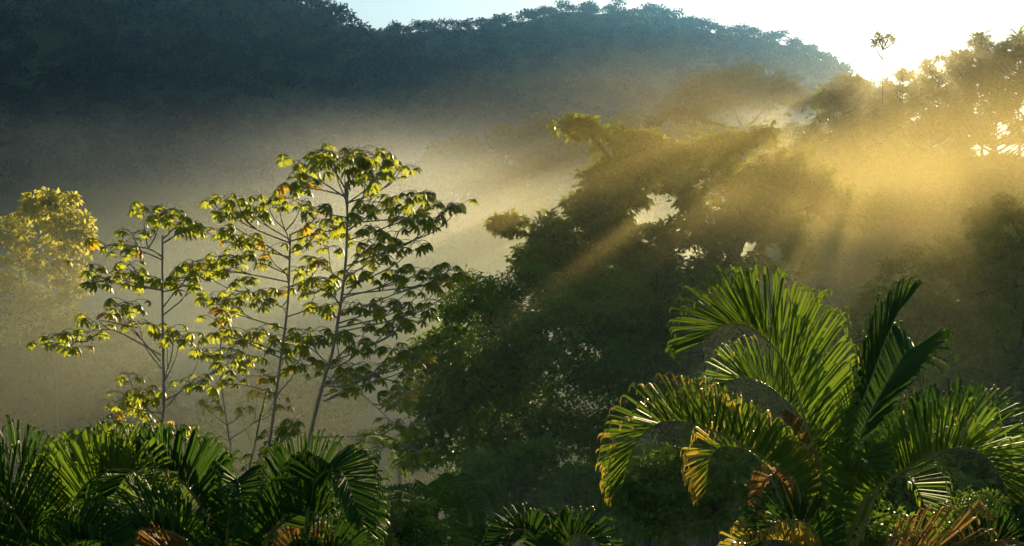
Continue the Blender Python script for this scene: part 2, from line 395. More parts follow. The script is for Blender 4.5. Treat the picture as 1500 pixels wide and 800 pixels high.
# rounded dark trees in front of it
broad_tree('rounded_tree', gp(720, 46), plob([(700, 440, 0, 46), (675, 470, 0, 34), (735, 445, 1, 40), (770, 420, 1, 38), (720, 490, -1, 52), (660, 505, 0, 36), (625, 515, 0, 26), (605, 535, -1, 22),
            (640, 560, -1, 46), (690, 560, -1, 56), (750, 540, -1, 58), (640, 610, -1, 42), (690, 630, 0, 50), (760, 610, 0, 56), (600, 590, 0, 30), (680, 600, -2, 50), (630, 660, -1, 46), (700, 680, -2, 52), (750, 670, -1, 50), (720, 570, -2, 46)], 45),
           'dense rounded dark green tree at the left end of the big tree mass', leaf=.15, lm=M_DARK, trunk_r=.3, sub=36)
broad_tree('leafy_tree', gp(850, 44), plob([(800, 500, 0, 54), (860, 480, 0, 56), (920, 480, 1, 54), (830, 560, -1, 56), (890, 560, -1, 58), (820, 640, 0, 56), (880, 650, 0, 58), (960, 540, 1, 50), (870, 500, 3, 56), (930, 520, 3, 56), (990, 520, 3, 50), (900, 440, 3, 52), (850, 455, 3, 52), (800, 455, 3, 50), (940, 590, 2, 56), (770, 520, 3, 50)], 43),
           'dark leafy tree standing below the big spreading crown in the middle', leaf=.15, lm=M_DARK, trunk_r=.3)
broad_tree('leafy_tree', gp(1010, 46), plob([(1000, 470, 0, 52), (1060, 450, 1, 46), (970, 500, 0, 50), (1030, 520, 0, 52), (1090, 500, 1, 48), (960, 590, 0, 56), (1030, 600, 0, 54), (1100, 570, 1, 50), (1010, 660, 0, 56), (1100, 650, 0, 54)], 44),
           'olive green leafy tree behind the arching left frond of the right palm', leaf=.15, lm=M_BROAD, trunk_r=.3)
for i, (px, py, Y, rp, lab) in enumerate([
        (700, 720, 38, 50, 'low dark bush left of the centre behind the small palm'), (790, 710, 38, 58, 'low dark bush at the bottom centre of the slope'),
        (880, 730, 36, 60, 'low dark bush right of the bottom centre'), (970, 720, 36, 60, 'dim bush under the drooping yellow frond tip'),
        (30, 800, 14, 60, 'dark bush under the palm in the bottom left corner'), (215, 810, 14, 66, 'dark bush between the two left palms'), (400, 815, 14, 60, 'dark bush under the palm with the spear leaf'), (520, 800, 16, 46, 'dark bush right of the left palm group'),
        (605, 790, 19, 52, 'dark bush at the bottom edge just right of the left palms'), (1260, 800, 15, 70, 'dark bush under the large right palm'), (1430, 800, 16, 70, 'dark bush at the bottom right under the arching frond'), (950, 730, 25, 60, 'leafy bush below the long yellow tipped frond'), (1045, 700, 26, 64, 'leafy bush seen through the gap left of the right palm stem'), (1120, 690, 24, 60, 'leafy bush close behind the right palm stem'), (1330, 720, 25, 66, 'leafy bush seen under the right arching frond'), (1440, 700, 27, 66, 'leafy bush behind the tip of the right arching frond'), (1240, 700, 25, 66, 'leafy bush behind the middle of the right palm'),
        (1070, 720, 36, 60, 'dim bush just left of the right palm base'), (1160, 600, 42, 60, 'bush hidden behind the right palm centre')]):
    ll = [(px - rp * .6, py, 0, rp * .7), (px + rp * .6, py + 10, 0, rp * .7), (px, py - rp * .4, .5, rp * .75), (px, py + rp * .7, 0, rp * .8)]
    broad_tree('bush', gp(px, Y), plob(ll, Y), lab, 'bush', leaf=.13 if Y > 20 else .07, lm=M_DARK, trunk_r=.1, group='dim bushes at the foot of the slope', sub=40)

# right hillside: shrubs and small trees, one prototype of each kind then copies
def proto_tree(name, label, cat, kind, lm, hgt, rad, leaf, group):
    lobes = []
    for _ in range(11):
        d = rand_dir(1)[0]; lobes.append((np.array([d[0] * rad * .75, d[1] * rad * .75, hgt - rad * .8 + abs(d[2]) * rad * .75]), rad * rng.uniform(.36, .52)))
    return broad_tree(name, (0, 0, 0), lobes, label, cat, leaf, lm, M_BARK, trunk_r=.05 * hgt, fork=(0, 0, hgt * .45), group=group, sub=26, per=34)
shr = [proto_tree('hillside_tree', 'small leafy tree on the misty right hillside', 'tree', 0, M_SHRUB, 7, 3.2, .26, 'leafy trees on the right hillside'),
       proto_tree('hillside_tree', 'small leafy tree on the misty right hillside', 'tree', 0, M_BROAD, 8, 3.0, .30, 'leafy trees on the right hillside'),
       proto_tree('hillside_tree', 'small leafy tree on the misty right hillside', 'tree', 0, M_SHRUB, 6, 3.4, .34, 'leafy trees on the right hillside')]
spots = []
for yy in np.arange(62, 172, 8.5):
    for px in np.arange(1150, 1640, 520 / yy * 5.2):
        x = yy * (px - 750) / FPX
        spots.append((x + rng.normal(0, 1.2), yy + rng.normal(0, 2)))
used = set()
for i, (x, y) in enumerate(spots):
    if y > 140 and x / y * FPX + 750 < 1190: continue
    j = int(rng.integers(3)); s = rng.uniform(.75, 1.15) * (1 if y < 100 else .95)
    if j not in used: used.add(j); o = shr[j]; o.location = gpt(x, y); o.scale = (s, s, s)
    else: copy_tree(shr[j], gpt(x, y), rng.uniform(0, 6.28), s)

for px, Y, lb, lab in (
        (1290, 39, [(1260, 480, 0, 30), (1290, 462, 1, 32), (1325, 478, 0, 32), (1270, 510, 0, 34), (1310, 515, -1, 36), (1345, 510, 0, 28), (1290, 550, 0, 40), (1235, 500, 1, 24), (1240, 560, 1, 40), (1340, 560, 1, 44), (1200, 530, 2, 36), (1300, 610, 1, 46), (1220, 610, 1, 40)], 'sunlit shrubby tree just behind the upright spear of the right palm'),
        (1400, 37, [(1360, 440, 0, 32), (1395, 415, 1, 36), (1435, 430, 0, 34), (1380, 470, 0, 38), (1425, 475, -1, 40), (1350, 480, 1, 30), (1395, 520, 0, 44), (1450, 520, 0, 40), (1375, 395, 1, 20), (1400, 570, 0, 46), (1450, 580, 0, 46), (1345, 430, 3, 34), (1320, 400, 4, 30), (1355, 380, 4, 32), (1400, 370, 4, 34), (1290, 430, 4, 26)], 'green leafy tree on the right slope left of the edge tree'),
        (1490, 36, [(1465, 380, 0, 34), (1500, 355, 1, 38), (1450, 350, 1, 26), (1480, 320, 2, 26), (1525, 320, 1, 34), (1490, 420, -1, 40), (1530, 400, 0, 42), (1500, 470, 0, 46), (1475, 300, 2, 18), (1440, 390, 3, 34), (1490, 540, 1, 46), (1430, 330, 4, 30), (1540, 470, 0, 46)], 'taller green tree at the right edge below the golden mist')):
    broad_tree('slope_tree', gp(px, Y), plob(lb, Y), lab, leaf=.16, lm=M_SHRUB, trunk_r=.13, group='larger trees on the near right slope', sub=30, per=36)

# mid-distance canopy trees
can = [proto_tree('canopy_tree', 'mist veiled rainforest tree on the low ridge across the valley', 'tree', 0, M_FAR, 13, 5.2, .75, 'trees on the low ridge'),
       proto_tree('canopy_tree', 'mist veiled rainforest tree on the low ridge across the valley', 'tree', 0, M_FAR, 11, 4.6, .7, 'trees on the low ridge')]
cs = []
for yy in np.arange(268, 352, 10.5):
    for x in np.arange(-72, 92, 10.0):
        if x < -60 and yy < 300: continue
        cs.append((x + rng.normal(0, 1.8), yy + rng.normal(0, 2)))
for i, (x, y) in enumerate(cs):
    s = rng.uniform(.75, 1.55) * (1 if x > -25 else .85)
    if i < 2: can[i].location = gpt(x, y); can[i].scale = (s, s, s)
    else: copy_tree(can[i % 2], gpt(x, y), rng.uniform(0, 6.28), s)
# valley floor trees on the left
vs = []
for yy in np.arange(95, 330, 21.0):
    for px in np.arange(-60, 560, 9000 / yy * 1.3 + 16):
        vs.append((yy * (px - 750) / FPX + rng.normal(0, 2), yy + rng.normal(0, 4)))
for x, y in vs:
    if x > -14: continue
    copy_tree(can[int(rng.integers(2))], gpt(x, y), rng.uniform(0, 6.28), rng.uniform(.6, .95), 'mist veiled rainforest tree on the valley floor', 'trees on the valley floor')
for px, Y, sc in ((-20, 112, 1.2), (28, 110, 1.15), (80, 112, 1.2), (125, 114, 1.15), (175, 118, 1.1), (60, 126, 1.35), (140, 130, 1.2), (-10, 134, 1.45)):
    copy_tree(can[int(rng.integers(2))], gp(px, Y), rng.uniform(0, 6.28), sc, 'mist veiled rainforest tree on the valley floor', 'trees on the valley floor')
# the golden tree at the left edge
gl = plob([(70, 298, 0, 26), (45, 318, 2, 26), (95, 312, -1, 26), (115, 325, 0, 18), (75, 340, 0, 30), (100, 355, -2, 26), (50, 355, 0, 26), (20, 335, 3, 24), (85, 385, 0, 28), (30, 380, 1, 26), (60, 405, 0, 28), (112, 378, 0, 24), (2, 352, 2, 22), (122, 348, -1, 20), (100, 410, 1, 26), (65, 318, 0, 26), (40, 440, 1, 28), (90, 445, 0, 28), (65, 470, 0, 30), (115, 425, -1, 24), (15, 415, 2, 24), (30, 490, 1, 30), (100, 490, 0, 30)], 105)
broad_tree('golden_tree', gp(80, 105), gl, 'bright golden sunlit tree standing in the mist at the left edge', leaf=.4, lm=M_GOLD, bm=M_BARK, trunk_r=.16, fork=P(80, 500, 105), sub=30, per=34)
# umbrella shaped emergent
um = []
for a, b, r in [(1000, 150, 26), (1025, 130, 26), (1055, 122, 26), (1090, 120, 28), (1125, 124, 26), (1155, 135, 26), (1182, 152, 20), (1040, 150, 30), (1080, 148, 34), (1125, 150, 32), (1165, 160, 22), (985, 172, 22), (960, 182, 18), (1015, 172, 24)]:
    um.append((a, b, rng.uniform(-4, 4), r))
broad_tree('emergent_tree', gp(1090, 230), plob(um, 230), 'tall umbrella crowned tree rising above the ridge below the far mountain', leaf=.38, lm=M_TOP, trunk_r=.9, fork=P(1090, 190, 230), sub=22, per=36)

# ridge trees on the right with starry leaf tufts against the sun
def tuft(mb, c, r, n, up, m=0):
    """a rosette of long narrow leaves"""
    az = rng.uniform(0, 6.28, n); el = rng.uniform(-.35, .9, n)
    D = np.stack([np.cos(az) * np.cos(el), np.sin(az) * np.cos(el), np.sin(el)], 1)
    leaves(mb, np.repeat(c[None], n, 0), D, np.array([0, 0, 1.]) + .3 * rand_dir(n), r * rng.uniform(.7, 1.15, n), r * .2, m, droop=.3)
def tuft_tree(px, top, Y, tufts, label, lm=M_SHRUB):
    base = np.array(gp(px, Y)); t = empty('ridge_tree', base, label, 'tree', 'trees on the sunlit right ridge')
    tr = MB(); cr = MB(); lb = MB()
    topw = P(px, top, Y) - base; f = topw * .55
    tube(tr, spline([np.zeros(3), f * .5 + (.2, 0, 0), f, topw], 14), np.array([.3, .28, .26, .24, .22, .2, .17, .13, .09, .07, .05, .045, .04, .03]), 8); tr.build('trunk', M_BARK, t, smooth=True)
    for a, b, r in tufts:
        c = P(a, b, Y + rng.normal(0, 1.8)) - base; rw = r * Y / FPX
        h = np.clip((c[2] - abs(c[0] - topw[0]) * .8) / topw[2], .3, .95)
        s = np.array([topw[0] * h, topw[1] * h, topw[2] * h])
        tube(lb, spline([s, (s + c) / 2 + (0, 0, -.15 * abs(c[0] - s[0])), c], 7), np.linspace(.10, .03, 7), 5)
        for _ in range(3): tuft(cr, c + rng.normal(0, .14, 3) * rw, rw, 13, 0)
    lb.build('limbs', M_BARK, t, smooth=True); cr.build('crown', lm, t)
    return t
tuft_tree(1293, 60, 178, [(1292, 60, 15), (1302, 54, 14), (1281, 65, 12), (1309, 61, 10), (1287, 53, 10)], 'slender tree with one lone leaf tuft high against the sun glare')
def auto_tufts(cx, top, wd, ht, n, r):
    out = [(cx, top + r * .4, r)]
    for _ in range(n):
        u = rng.uniform(-1, 1); vv = rng.uniform(0, 1)
        out.append((cx + u * wd, top + r * .6 + ht * (abs(u) ** 2.6 * .34 + vv * .66), r * rng.uniform(.7, 1.1)))
    return out
for px, top, wd, ht, n, r, Y, lab in [
        (1237, 104, 40, 70, 26, 22, 108, 'ridge tree with flat tufts at the left end of the glare'), (1275, 120, 40, 60, 26, 20, 112, 'low leafy ridge tree right below the sun'),
        (1322, 98, 40, 80, 30, 20, 106, 'pale ridge tree just right of the sun'), (1375, 80, 44, 90, 36, 21, 108, 'mid height ridge tree washed out by the glare'),
        (1437, 46, 46, 120, 44, 26, 102, 'tall ridge tree with a pointed top tuft near the right edge'), (1492, 44, 44, 120, 44, 26, 98, 'tallest ridge tree at the right edge of the picture'),
        (1400, 120, 50, 90, 40, 22, 96, 'golden ridge tree in front of the taller ones'), (1300, 150, 60, 80, 44, 20, 98, 'broad low ridge tree above the golden mist'),
        (1460, 140, 60, 90, 44, 22, 92, 'dark ridge tree at the right edge above the golden mist'), (1215, 165, 40, 60, 26, 20, 100, 'small ridge tree between the umbrella crown and the sun'),
        (1365, 170, 60, 80, 40, 20, 90, 'shaded ridge tree in the middle of the right slope'), (1545, 70, 46, 120, 40, 26, 98, 'ridge tree at the far right partly outside the frame')]:
    tuft_tree(px, top, Y * 1.72, auto_tufts(px, top, wd, ht, int(n * 1.7), r * .85), lab)

# ------------------------------------------------------------------ umbrella leaved trees on the left
def umbrella_leaf(mb, c, ax, r, m):
    """a palmate leaf: lobes spread from the centre and droop"""
    n = int(rng.integers(8, 11)); az = np.arange(n) * (5.6 / n) + rng.uniform(0, 6.28) + rng.normal(0, .06, n)
    ax = unit(ax); A = unit(np.cross(ax, [.3, 1, .2])); B = np.cross(ax, A)
    rad = np.cos(az)[:, None] * A + np.sin(az)[:, None] * B
    L = r * rng.uniform(.8, 1.1, n)[:, None]
    S = np.cross(ax, rad)
    us = np.array([0, .3, .6, .85, 1.0]); ww = np.array([.05, .17, .24, .19, .03]) * 2 * r * .62
    dr = rng.uniform(.45, .95)
    ctr = c + rad[:, None] * (L[:, None] * (us - .22 * dr * us ** 2)[None, :, None]) - ax * (L[:, None] * (dr * us ** 1.8)[None, :, None])
    lf = ctr + S[:, None] * (ww / 2)[None, :, None] - ax * (ww * .22)[None, :, None]
    rt = ctr - S[:, None] * (ww / 2)[None, :, None] - ax * (ww * .22)[None, :, None]
    V = np.stack([lf, ctr, rt], 2)                      # n,5,3,3
    F = []
    for k in range(n):
        for i in range(4):
            for j in range(2):
                o = k * 15 + i * 3 + j; F.append((o, o + 1, o + 4, o + 3))
    mb.add(V, F, m)
def cecropia(base, trunk, branches, Y, label, lr=.185, bark_m=M_PALE, tr_r=.046, nl=(5, 8), fade=1.0):
    """trunk: px points top to bottom; branches: list of px polylines, leaves crowd the last point"""
    base = np.array(base); t = empty('umbrella_leaf_tree', base, label, 'tree', 'umbrella leaved trees in the left foreground')
    tr = MB(); lb = MB(); cr = MB(); wl = MB()
    tp = [P(a, b, Y) - base for a, b in trunk][::-1]
    tube(tr, spline([np.zeros(3)] + tp, 30), np.linspace(tr_r * 1.3, tr_r * .45, 30), 8)
    tr.build('trunk', bark_m, t, smooth=True)
    for br in branches:
        dz = rng.normal(0, 1.3)
        pts = [P(a, b, Y + dz * (i / max(1, len(br) - 1)) ** .8) - base for i, (a, b) in enumerate(br)]
        L = sum(np.linalg.norm(pts[i + 1] - pts[i]) for i in range(len(pts) - 1))
        pts[-1] = pts[-1] + (0, 0, -.10)
        sp = spline(pts, 14) if len(pts) > 1 else np.array(pts)
        if len(pts) > 1: tube(lb, sp, np.linspace(.018, .008, 14), 6)
        tip = sp[-1]; n = int(rng.integers(*nl) * fade)
        dirn = unit(sp[-1] - sp[-3]) if len(sp) > 3 else np.array([0, 0, 1.])
        for q in range(n):
            az = q * 2.4 + rng.uniform(-.4, .4); rr = rng.uniform(.16, .5)
            back = rng.uniform(0, .22)
            off = np.array([math.cos(az) * rr, math.sin(az) * rr, rng.uniform(-.10, .16)]) - dirn * back
            c = tip + off
            tube(lb, spline([tip - dirn * back * .5, tip + off * .55 + (0, 0, .05), c], 5), .007, 4)
            m = 0; u = rng.uniform()
            if u < .028: m = 1
            elif u < .036: m = 2
            umbrella_leaf(wl if m else cr, c, unit(np.array([off[0] * .9, off[1] * .9, .8]) + rng.normal(0, .18, 3)), lr * rng.uniform(.62, 1.3), max(0, m - 1))
    lb.build('branches', bark_m, t, smooth=True)
    cr.build('leaves', M_CEC, t)
    if wl.n: o = wl.build('withered_leaves', [M_CECY, M_CECR], t); o['label'] = 'yellow and red withered leaves'
    return t
def near(px, py, k, sx, sy):
    return [(px + rng.normal(0, sx), py + rng.normal(0, sy)) for _ in range(k)]
def bunch(fr, ends, bend=.35, keep=.94):
    """side branches from along the trunk that fork towards neighbouring leaf clusters"""
    ends = [(e[0] + rng.normal(0, 5), e[1] + rng.normal(0, 6)) for e in ends if rng.uniform() < keep] or ends[:1]
    ends = sorted(ends, key=lambda e: math.atan2(e[0] - fr[0], -(e[1] - fr[1]) + 25))
    out = []; i = 0
    while i < len(ends):
        k = int(rng.integers(2, 4)); g = ends[i:i + k]; i += k
        o = (fr[0] + rng.normal(0, 1), fr[1] + rng.uniform(-6, 34))
        gx = np.mean([a for a, _ in g]); gy = np.mean([b for _, b in g])
        nd = (o[0] + (gx - o[0]) * .55, o[1] + (gy - o[1]) * rng.uniform(.2, .5))
        for q, (ex, ey) in enumerate(g):
            md = (nd[0] + (ex - nd[0]) * .6, nd[1] + (ey - nd[1]) * .35)
            out.append([o, nd, md, (ex, ey)] if q == 0 else [nd, md, (ex, ey)])
    return out
b1 = (bunch((238, 350), [(232, 296), (250, 305), (212, 300), (268, 312), (288, 318), (170, 322), (160, 345), (285, 332)]) + bunch((236, 352), [(188, 338), (178, 362)]) +
      bunch((236, 415), [(150, 398), (135, 405), (128, 398), (185, 375), (205, 398), (178, 358), (192, 402)]) + bunch((237, 432), [(262, 388), (280, 372), (292, 392), (270, 410), (300, 380), (255, 405)]) +
      bunch((236, 518), [(172, 430), (165, 448), (190, 440), (205, 455)]) + [[(236, 520), (160, 482), (128, 500), (100, 498), (85, 480)], [(128, 500), (110, 502), (97, 508)], [(120, 502), (90, 490), (68, 492)],
      [(200, 480), (150, 470), (135, 465)], [(160, 482), (140, 470), (128, 482)]] + bunch((240, 560), [(258, 480), (250, 470), (262, 492)]) +
      bunch((240, 592), [(300, 555), (320, 505), (305, 500), (330, 515), (285, 545)], .8) + bunch((236, 600), [(195, 538), (188, 556), (208, 566), (200, 590), (222, 570), (180, 585)], .7) + bunch((236, 640), [(165, 612), (150, 622), (180, 628), (255, 615), (270, 618), (212, 622)], .6))
cecropia(gp(236, 30), [(238, 345), (238, 450), (240, 590), (237, 680)], b1, 30, 'slim umbrella leaved tree furthest left with drooping leaf clusters')
b2 = (bunch((424, 350), [(395, 290), (410, 285), (430, 285), (445, 292), (470, 300), (380, 300), (365, 305)]) + bunch((424, 358), [(345, 290), (330, 285), (318, 300), (350, 310), (305, 320), (325, 325), (360, 335), (470, 325), (480, 312), (455, 330), (495, 330)]) +
      bunch((423, 400), [(345, 350), (320, 360), (355, 370), (375, 380), (390, 365), (460, 375), (475, 385), (310, 385), (440, 385), (485, 400), (330, 395)]) +
      bunch((420, 450), [(300, 400), (330, 420), (350, 405), (370, 425), (320, 440), (385, 430), (455, 430), (470, 440), (445, 415)]) +
      bunch((414, 500), [(340, 470), (355, 485), (375, 470), (450, 480), (325, 490), (310, 460), (400, 480), (430, 500), (415, 495)], .6) +
      bunch((405, 560), [(350, 540), (365, 520), (335, 555), (430, 530), (440, 515), (380, 545)], .7) + bunch((400, 640), [(385, 625), (408, 618), (430, 610), (395, 660), (372, 668)], .7))
cecropia(gp(395, 31), [(425, 345), (422, 440), (412, 520), (395, 650), (388, 720)], b2, 31.5, 'middle umbrella leaved tree with bright lime green drooping leaves')
b3 = (bunch((509, 278), [(510, 212), (490, 215), (470, 218), (530, 215), (550, 218), (500, 228), (520, 232), (485, 232), (565, 222)]) +
      bunch((509, 284), [(440, 240), (425, 238), (415, 262), (410, 272), (455, 225), (445, 258), (570, 210), (585, 225), (590, 240), (560, 250), (575, 245), (545, 240)]) +
      bunch((508, 330), [(560, 280), (590, 285), (610, 275), (575, 300), (540, 290), (625, 290), (600, 310), (620, 320), (530, 300), (480, 300), (465, 310)]) +
      bunch((506, 390), [(650, 295), (665, 305), (640, 315), (560, 340), (590, 335), (540, 330), (575, 355), (610, 345), (545, 365), (480, 360), (470, 375)], .7) +
      bunch((500, 430), [(560, 380), (585, 390), (610, 385), (640, 390), (660, 385), (675, 395), (530, 380), (545, 400), (515, 390), (590, 405), (460, 400), (450, 415)], .6) +
      bunch((494, 470), [(600, 425), (625, 420), (650, 410), (560, 425), (575, 440), (615, 440), (540, 430), (520, 430), (465, 450), (640, 430)], .7) +
      bunch((486, 520), [(540, 470), (560, 480), (580, 465), (600, 460), (510, 490), (525, 500), (500, 480), (545, 500), (455, 480), (440, 490)], .7) +
      bunch((474, 560), [(560, 520), (580, 510), (540, 535), (600, 510), (520, 520), (500, 525), (620, 515), (495, 545), (510, 540), (450, 530)], .8) +
      [[(472, 565), (520, 572), (555, 600), (575, 612)], [(545, 592), (575, 595), (590, 585)], [(555, 600), (570, 590), (580, 570)], [(455, 640), (510, 640), (560, 637), (595, 655), (612, 668)], [(560, 637), (580, 625), (600, 620)],
       [(560, 637), (590, 650), (625, 660)], [(472, 563), (540, 550), (580, 535), (605, 545)], [(540, 550), (580, 560), (600, 570)], [(540, 550), (570, 545), (590, 530)]])
cecropia(gp(455, 29), [(509, 270), (506, 390), (488, 510), (472, 565), (452, 650), (445, 720)], b3, 29, 'tallest umbrella leaved tree reaching its top leaves against the mountain', tr_r=.05)
b4 = (bunch((325, 470), [(290, 425), (310, 420), (340, 440), (360, 450)]) + bunch((322, 540), [(340, 500), (360, 515), (300, 510), (375, 545), (350, 560)], .6) + bunch((335, 620), [(380, 560), (395, 575), (360, 590), (405, 590), (310, 590)], .6))
cecropia(gp(340, 40), [(328, 460), (322, 540), (335, 640), (338, 700)], b4, 40, 'faint thin umbrella leaved tree behind the middle one', lr=.24, tr_r=.036, nl=(3, 5))
cecropia(gp(112, 16), [(112, 635), (112, 670)], [[(112, 640), (112, 632)], [(112, 645), (122, 636)]], 24, 'young umbrella leaved sapling showing just above the left palms', lr=.2, nl=(4, 6))

# ------------------------------------------------------------------ palms
PROF = [(0, .5), (.15, .8), (.45, 1), (.7, .9), (.9, .62), (1, .4)]
def frond(mb, pts, Lmax, n=46, v=62, a0=78, a1=34, hook=.79, wd=.026, roll=0, start=.22, tip=1.1, mats=(0, 1, 2), jit=.035, rach=.016, Nhint=None, thm=(105, 170)):
    sp = spline(pts, 80); T = unit(np.gradient(sp, axis=0))
    S = np.cross(T[:-1], T[1:]).sum(0)
    if Nhint is not None: S = np.cross(Nhint, T.mean(0))
    if np.linalg.norm(S) < 1e-4: S = np.cross(T.mean(0), [0, 0, 1.])
    S = unit(S)
    tube(mb, sp, np.interp(np.linspace(0, 1, 80), [0, .2, 1], [rach * 1.5, rach, .003]), 6, mats[2])
    n = int(n * 1.55); ss = np.linspace(start, .995, n)
    nu = 9
    wp = np.array([.45, .85, 1, 1, .95, .85, .7, .45, .06])
    for side in (-1, 1):
        for s in ss:
            s2 = np.clip(s + rng.normal(0, .25 / n), start, 1); x = s2 * 79; i = min(int(x), 78); f = x - i
            p = sp[i] * (1 - f) + sp[i + 1] * f; t = unit(T[i] * (1 - f) + T[i + 1] * f)
            S2 = unit(S - t * (S @ t)); N = np.cross(t, S2)
            if roll: c, q = math.cos(R(roll)), math.sin(R(roll)); S2, N = S2 * c + N * q, N * c - S2 * q
            e = (s - start) / (1 - start)
            a = R(a0 + (a1 - a0) * e ** 1.3) + rng.normal(0, jit); vv = R(v) + rng.normal(0, jit * 1.3)
            d = unit(math.cos(a) * t + math.sin(a) * (math.cos(vv) * side * S2 + math.sin(vv) * N))
            h0 = min(.9, max(.74, hook + rng.normal(0, .05))); us = np.array([0, .12, .4, .66, h0 - .05, h0, h0 + .05, (h0 + 1.07) / 2, 1.0])
            if rng.uniform() < .03: continue
            L = Lmax * lerp_tab(PROF, e) * rng.uniform(.9, 1.06) * (rng.uniform(.45, .8) if rng.uniform() < .06 else 1)
            down = np.array([0, 0, -1.]); ax = np.cross(d, down); la = np.linalg.norm(ax)
            if la < .05: ax = S2 * side
            ax = unit(ax); maxth = math.acos(np.clip(d @ down, -1, 1)) * .97
            h = h0; th = min(maxth, R(rng.uniform(*thm)))
            sag = rng.uniform(.02, .10)
            ths = np.minimum(th * sstep(h - .04, h + .07, us) + sag * us ** 2, maxth)
            cs_, sn = np.cos(ths)[:, None], np.sin(ths)[:, None]
            dd = d * cs_ + np.cross(ax, d) * sn + ax * (ax @ d) * (1 - cs_)
            ctr = p + np.vstack([np.zeros(3), np.cumsum((dd[:-1] + dd[1:]) / 2 * (np.diff(us) * L)[:, None], 0)])
            wdir = unit(t - (t @ d) * d); n0 = np.cross(wdir, d); tw = R(38) * side + rng.normal(0, .28)
            wdir = unit(wdir * math.cos(tw) + n0 * math.sin(tw)); nl = unit(np.cross(wdir, dd))
            ww = (wd * wp * rng.uniform(.85, 1.1))[:, None]
            V = np.stack([ctr + wdir * ww / 2, ctr + nl * ww * .34 * side, ctr - wdir * ww / 2], 1)
            F = []; mm = []
            tp = tip + rng.normal(0, .14)
            for k in range(nu - 1):
                for j in range(2):
                    o = k * 3 + j; F.append((o, o + 1, o + 4, o + 3)); mm.append(mats[1] if us[k] > tp else mats[0])
            mb.add(V, F, mm)
def palm(name, base_px, Y, fronds, label, mats, stems=(), cat='palm', group=None):
    """base_px: where the fronds meet; fronds: (points with own depth, options)"""
    cb = P(base_px[0], base_px[1], Y); gz = float(ground(cb[0], cb[1]))
    root = np.array([cb[0], cb[1], gz - .2])
    t = empty(name, root, label, cat, group)
    st = MB()
    for dx in (stems or (0,)):
        top = cb + (dx, 0, 0) - root; h = top[2]
        pts = spline([(dx * .3, 0, 0), (dx * .6 + .05, .05, h * .5), top], 40)
        rr = np.interp(np.linspace(0, 1, 40), [0, .15, 1], [.11, .075, .05]) * (1 + .10 * (np.arange(40) % 4 == 0))
        tube(st, pts, rr, 10)
    st.build('stem', M_RACH, t, smooth=True)
    for pts, op in fronds:
        mb = MB(); op = dict(op); lab = op.pop('label', None)
        frond(mb, [P(*q) - root for q in pts], **op)
        o = mb.build('frond', mats, t)
        if lab: o['label'] = lab
    return t
PM = [M_PALM, M_PTIP, M_RACH, M_PALMD, M_PDEAD]
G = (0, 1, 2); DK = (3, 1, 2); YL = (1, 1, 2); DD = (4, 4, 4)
B = (1210, 850, 11.5)
